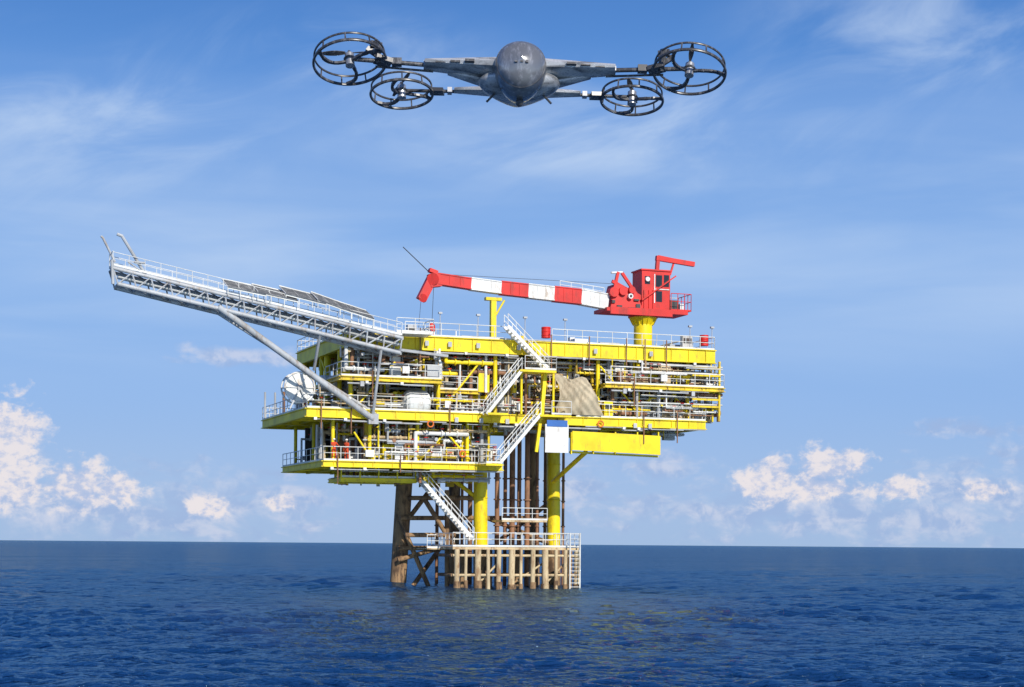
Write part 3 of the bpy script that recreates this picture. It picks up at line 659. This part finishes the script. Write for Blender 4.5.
n1=noise(2.4,4,(.7,1.2,1)); n2=noise(.45,4,(.6,1.3,1)); n3=noise(.03,4,(.5,1.6,1)); n4=noise(.35,5,(.5,.7,1))
an=N.new('ShaderNodeAttribute'); an.attribute_name='calm_reflection'
st_=N.new('ShaderNodeMapRange'); L.new(an.outputs['Fac'],st_.inputs['Value']); st_.inputs['To Min'].default_value=1; st_.inputs['To Max'].default_value=.6
bp=N.new('ShaderNodeBump'); L.new(st_.outputs[0],bp.inputs['Strength']); bp.inputs['Distance'].default_value=.25; L.new(n1.outputs['Fac'],bp.inputs['Height'])
bp2=N.new('ShaderNodeBump'); L.new(st_.outputs[0],bp2.inputs['Strength']); bp2.inputs['Distance'].default_value=.8; L.new(n2.outputs['Fac'],bp2.inputs['Height']); L.new(bp2.outputs[0],bp.inputs['Normal'])
rm=N.new('ShaderNodeValToRGB'); rm.color_ramp.elements[0].position=.35; rm.color_ramp.elements[1].position=.7
rm.color_ramp.elements[0].color=(0.0009,0.014,0.050,1); rm.color_ramp.elements[1].color=(0.0016,0.026,0.084,1); L.new(n3.outputs['Fac'],rm.inputs['Fac'])
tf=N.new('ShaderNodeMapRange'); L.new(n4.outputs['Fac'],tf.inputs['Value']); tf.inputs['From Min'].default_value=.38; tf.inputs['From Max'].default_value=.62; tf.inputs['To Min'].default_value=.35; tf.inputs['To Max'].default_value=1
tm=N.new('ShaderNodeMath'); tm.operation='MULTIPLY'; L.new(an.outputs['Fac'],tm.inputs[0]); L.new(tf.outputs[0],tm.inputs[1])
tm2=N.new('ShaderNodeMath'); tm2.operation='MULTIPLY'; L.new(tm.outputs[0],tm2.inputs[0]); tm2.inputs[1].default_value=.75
tx=N.new('ShaderNodeMix'); tx.data_type='RGBA'; L.new(tm2.outputs[0],tx.inputs['Factor']); L.new(rm.outputs[0],tx.inputs['A']); tx.inputs['B'].default_value=(.060,.056,.066,1)  # platform reflection painted into the diffuse water colour
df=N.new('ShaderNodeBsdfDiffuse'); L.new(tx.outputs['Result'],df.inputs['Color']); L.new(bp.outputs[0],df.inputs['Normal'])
gs=N.new('ShaderNodeBsdfGlossy'); gs.inputs['Roughness'].default_value=.07; gs.inputs['Color'].default_value=(.56,.82,1,1); L.new(bp.outputs[0],gs.inputs['Normal'])
fn=N.new('ShaderNodeFresnel'); fn.inputs['IOR'].default_value=1.33; L.new(bp.outputs[0],fn.inputs['Normal'])
mrr=N.new('ShaderNodeMapRange'); L.new(fn.outputs[0],mrr.inputs['Value']); mrr.inputs['From Min'].default_value=0; mrr.inputs['From Max'].default_value=.5; mrr.inputs['To Min'].default_value=.02; mrr.inputs['To Max'].default_value=.41
ms=N.new('ShaderNodeMixShader'); L.new(mrr.outputs[0],ms.inputs[0]); L.new(df.outputs[0],ms.inputs[1]); L.new(gs.outputs[0],ms.inputs[2]); L.new(ms.outputs[0],out.inputs['Surface'])

# ------------------------------------------------------------ world
w=bpy.data.worlds.new('World'); scene.world=w; w.use_nodes=True; nt=w.node_tree;N=nt.nodes;L=nt.links
w.cycles.sampling_method='MANUAL'; w.cycles.sample_map_resolution=512
bg=N['Background']; bg.inputs['Strength'].default_value=.1
EL=math.radians(33); AZ=math.radians(152)
sky=N.new('ShaderNodeTexSky'); sky.sky_type='NISHITA'; sky.sun_disc=False; sky.sun_elevation=EL; sky.sun_rotation=AZ
tc=N.new('ShaderNodeTexCoord'); sx=N.new('ShaderNodeSeparateXYZ'); L.new(tc.outputs['Generated'],sx.inputs[0])
def mth(op,a,b=None,c=None,clamp=False):
    n=N.new('ShaderNodeMath'); n.operation=op; n.use_clamp=clamp
    for i,v in enumerate((a,b,c)):
        if v is None: continue
        if isinstance(v,(int,float)): n.inputs[i].default_value=v
        else: L.new(v,n.inputs[i])
    return n.outputs[0]
az=mth('ARCTAN2',sx.outputs[0],sx.outputs[1]); el=mth('ARCSINE',sx.outputs[2]); elc=mth('MAXIMUM',el,0.0)
ramp=N.new('ShaderNodeValToRGB'); L.new(mth('MULTIPLY',elc,2/math.pi),ramp.inputs['Fac'])
cols=[(0,(.37,.53,.80)),(.02,(.34,.51,.82)),(.05,(.265,.46,.84)),(.10,(.175,.39,.82)),(.15,(.105,.30,.74)),(.19,(.065,.22,.61)),(.4,(.04,.13,.42)),(1,(.03,.09,.32))]
e=ramp.color_ramp.elements
e[0].position=0;e[0].color=(*cols[0][1],1);e[1].position=1;e[1].color=(*cols[-1][1],1)
for p_,c_ in cols[1:-1]: x=e.new(p_); x.color=(*c_,1)
def vec(op,a,b,c=None):
    n=N.new('ShaderNodeVectorMath'); n.operation=op
    for i,v in enumerate((a,b,c)):
        if v is None: continue
        if isinstance(v,tuple): n.inputs[i].default_value=v
        else: L.new(v,n.inputs[i])
    return n.outputs['Value'] if op=='LENGTH' else n.outputs[0]
rampc=vec('MULTIPLY',ramp.outputs[0],(10,10,10))
def mixc(f,a,b):
    n=N.new('ShaderNodeMix'); n.data_type='RGBA'
    for k,v in (('Factor',f),('A',a),('B',b)):
        if isinstance(v,(int,float)): n.inputs[k].default_value=v
        elif isinstance(v,tuple): n.inputs[k].default_value=v
        else: L.new(v,n.inputs[k])
    return n.outputs['Result']
base=mixc(.9,sky.outputs[0],rampc)
def comb(a,b_,c=0.0):
    n=N.new('ShaderNodeCombineXYZ')
    for i,v in enumerate((a,b_,c)):
        if isinstance(v,(int,float)): n.inputs[i].default_value=v
        else: L.new(v,n.inputs[i])
    return n.outputs[0]
def wnoise(v,sc,det=6,rough=.55,dist=0):
    n=N.new('ShaderNodeTexNoise'); n.inputs['Scale'].default_value=sc;n.inputs['Detail'].default_value=det;n.inputs['Roughness'].default_value=rough;n.inputs['Distortion'].default_value=dist; L.new(v,n.inputs['Vector']); return n.outputs['Fac']
def mr(v,a,b_,c=0.0,d=1.0,sm=True):
    n=N.new('ShaderNodeMapRange'); n.interpolation_type='SMOOTHSTEP' if sm else 'LINEAR'
    L.new(v,n.inputs['Value']);n.inputs['From Min'].default_value=a;n.inputs['From Max'].default_value=b_;n.inputs['To Min'].default_value=c;n.inputs['To Max'].default_value=d; return n.outputs[0]
AE=comb(az,el,0.0)
def pxa(px,py): 
    dx=px-512;dy=py-544; return math.atan((dx+ROLL*dy)/F), math.atan(-(dy-ROLL*dx)/F)
def cluster(blobs):
    tot=None
    for (px,py,rx,ry) in blobs:
        a0,e0=pxa(px,py); ra,re=rx/F,ry/F
        d=vec('LENGTH',vec('MULTIPLY_ADD',AE,(1/ra,1/re,0.0),(-a0/ra,-e0/re,0.0)),(0.0,0.0,0.0))
        tot=d if tot is None else mth('MINIMUM',tot,d)
    return mth('SUBTRACT',1.0,tot)
c1=wnoise(comb(mth('MULTIPLY',az,3.2),mth('MULTIPLY',el,20.0),3.3),1.0,5,.5,.5)
el3=mth('ADD',el,mth('MULTIPLY',az,-.28))
c3=wnoise(comb(mth('MULTIPLY',az,9.0),mth('MULTIPLY',el3,24.0),4.7),1.0,6,.58,.6)
band=mth('MULTIPLY',mr(el,.06,.15),mr(el,.28,.16))
haze=mth('MULTIPLY',band,mth('ADD',.14,mth('MULTIPLY',mr(c1,.3,.75),.44)))
wz=mr(cluster([(930,45,200,80),(90,130,230,95),(330,60,190,50),(650,130,330,70)]),-.3,.9)
hi=mth('MULTIPLY',mth('MULTIPLY',mr(c3,.38,.82),wz),.56)
cf=mth('ADD',haze,hi,clamp=True)
col=mixc(cf,base,(6.0,7.3,9.2,1))
nA=wnoise(comb(az,mth('MULTIPLY',el,1.15),.3),75,6,.58,.3); nB=wnoise(comb(az,mth('MULTIPLY',el,1.4),5.3),210,4,.6)
nC=wnoise(comb(az,mth('MULTIPLY',el,2.2),2.3),38,6,.6,.3)
big=cluster([(-4,444,48,44),(20,434,22,26),(8,482,40,30),(78,486,40,29),(114,490,28,22),(205,507,26,12),(282,503,18,9),(768,486,36,24),(776,470,20,18),(828,468,46,22),(848,462,22,15),(820,488,50,14),(898,490,28,14),(985,492,26,10)])
soft=cluster([(215,506,95,36),(290,502,50,28),(575,486,44,22),(660,470,56,20),(790,502,110,30),(985,490,90,42),(900,522,170,26),(100,512,150,32),(30,500,70,36),(700,512,140,20),(240,357,60,9),(965,432,60,10)])
nn=mth('MULTIPLY',mth('SUBTRACT',nA,.5),2.4); nm=mth('MULTIPLY',mth('SUBTRACT',nB,.5),.6)
db=mth('ADD',mth('ADD',big,nn),nm)
fb=mr(db,-.12,.55,0,.88)
shade=mr(mth('ADD',nB,mth('MULTIPLY',mth('SUBTRACT',nA,.5),1.4)),.3,.68)
cc=mixc(shade,(5.0,5.7,7.7,1),(8.7,8.0,8.0,1))
ds=mth('ADD',soft,mth('MULTIPLY',mth('SUBTRACT',nC,.5),4.0)); fs_=mr(ds,-.25,1.0,0,.72)
sc_=mixc(mr(nA,.40,.62),(3.5,4.7,7.3,1),(6.3,6.7,8.1,1))
col=mixc(fs_,col,sc_); col=mixc(fb,col,cc)
L.new(col,bg.inputs['Color'])

# ------------------------------------------------------------ sun
sd=Vector((math.sin(AZ)*math.cos(EL),math.cos(AZ)*math.cos(EL),math.sin(EL)))
sl_=bpy.data.lights.new('sun','SUN'); sl_.energy=4.8; sl_.angle=math.radians(.5); sl_.color=(1,.94,.84)
so=bpy.data.objects.new('sun',sl_); so.rotation_euler=sd.to_track_quat('Z','Y').to_euler(); scene.collection.objects.link(so); so.location=(30,-30,60)
# ------------------------------------------------------------ camera
cd=bpy.data.cameras.new('camera'); cd.sensor_width=36; cd.lens=36*F/1024; cd.clip_start=.1; cd.clip_end=100000
cd.shift_y=(544-343.5)/1024
co_=bpy.data.objects.new('camera',cd); co_.location=(0,0,H)
co_.rotation_euler=(Matrix.Rotation(math.radians(90),4,'X')@Matrix.Rotation(ROLL,4,'Z')).to_euler()
scene.collection.objects.link(co_); scene.camera=co_
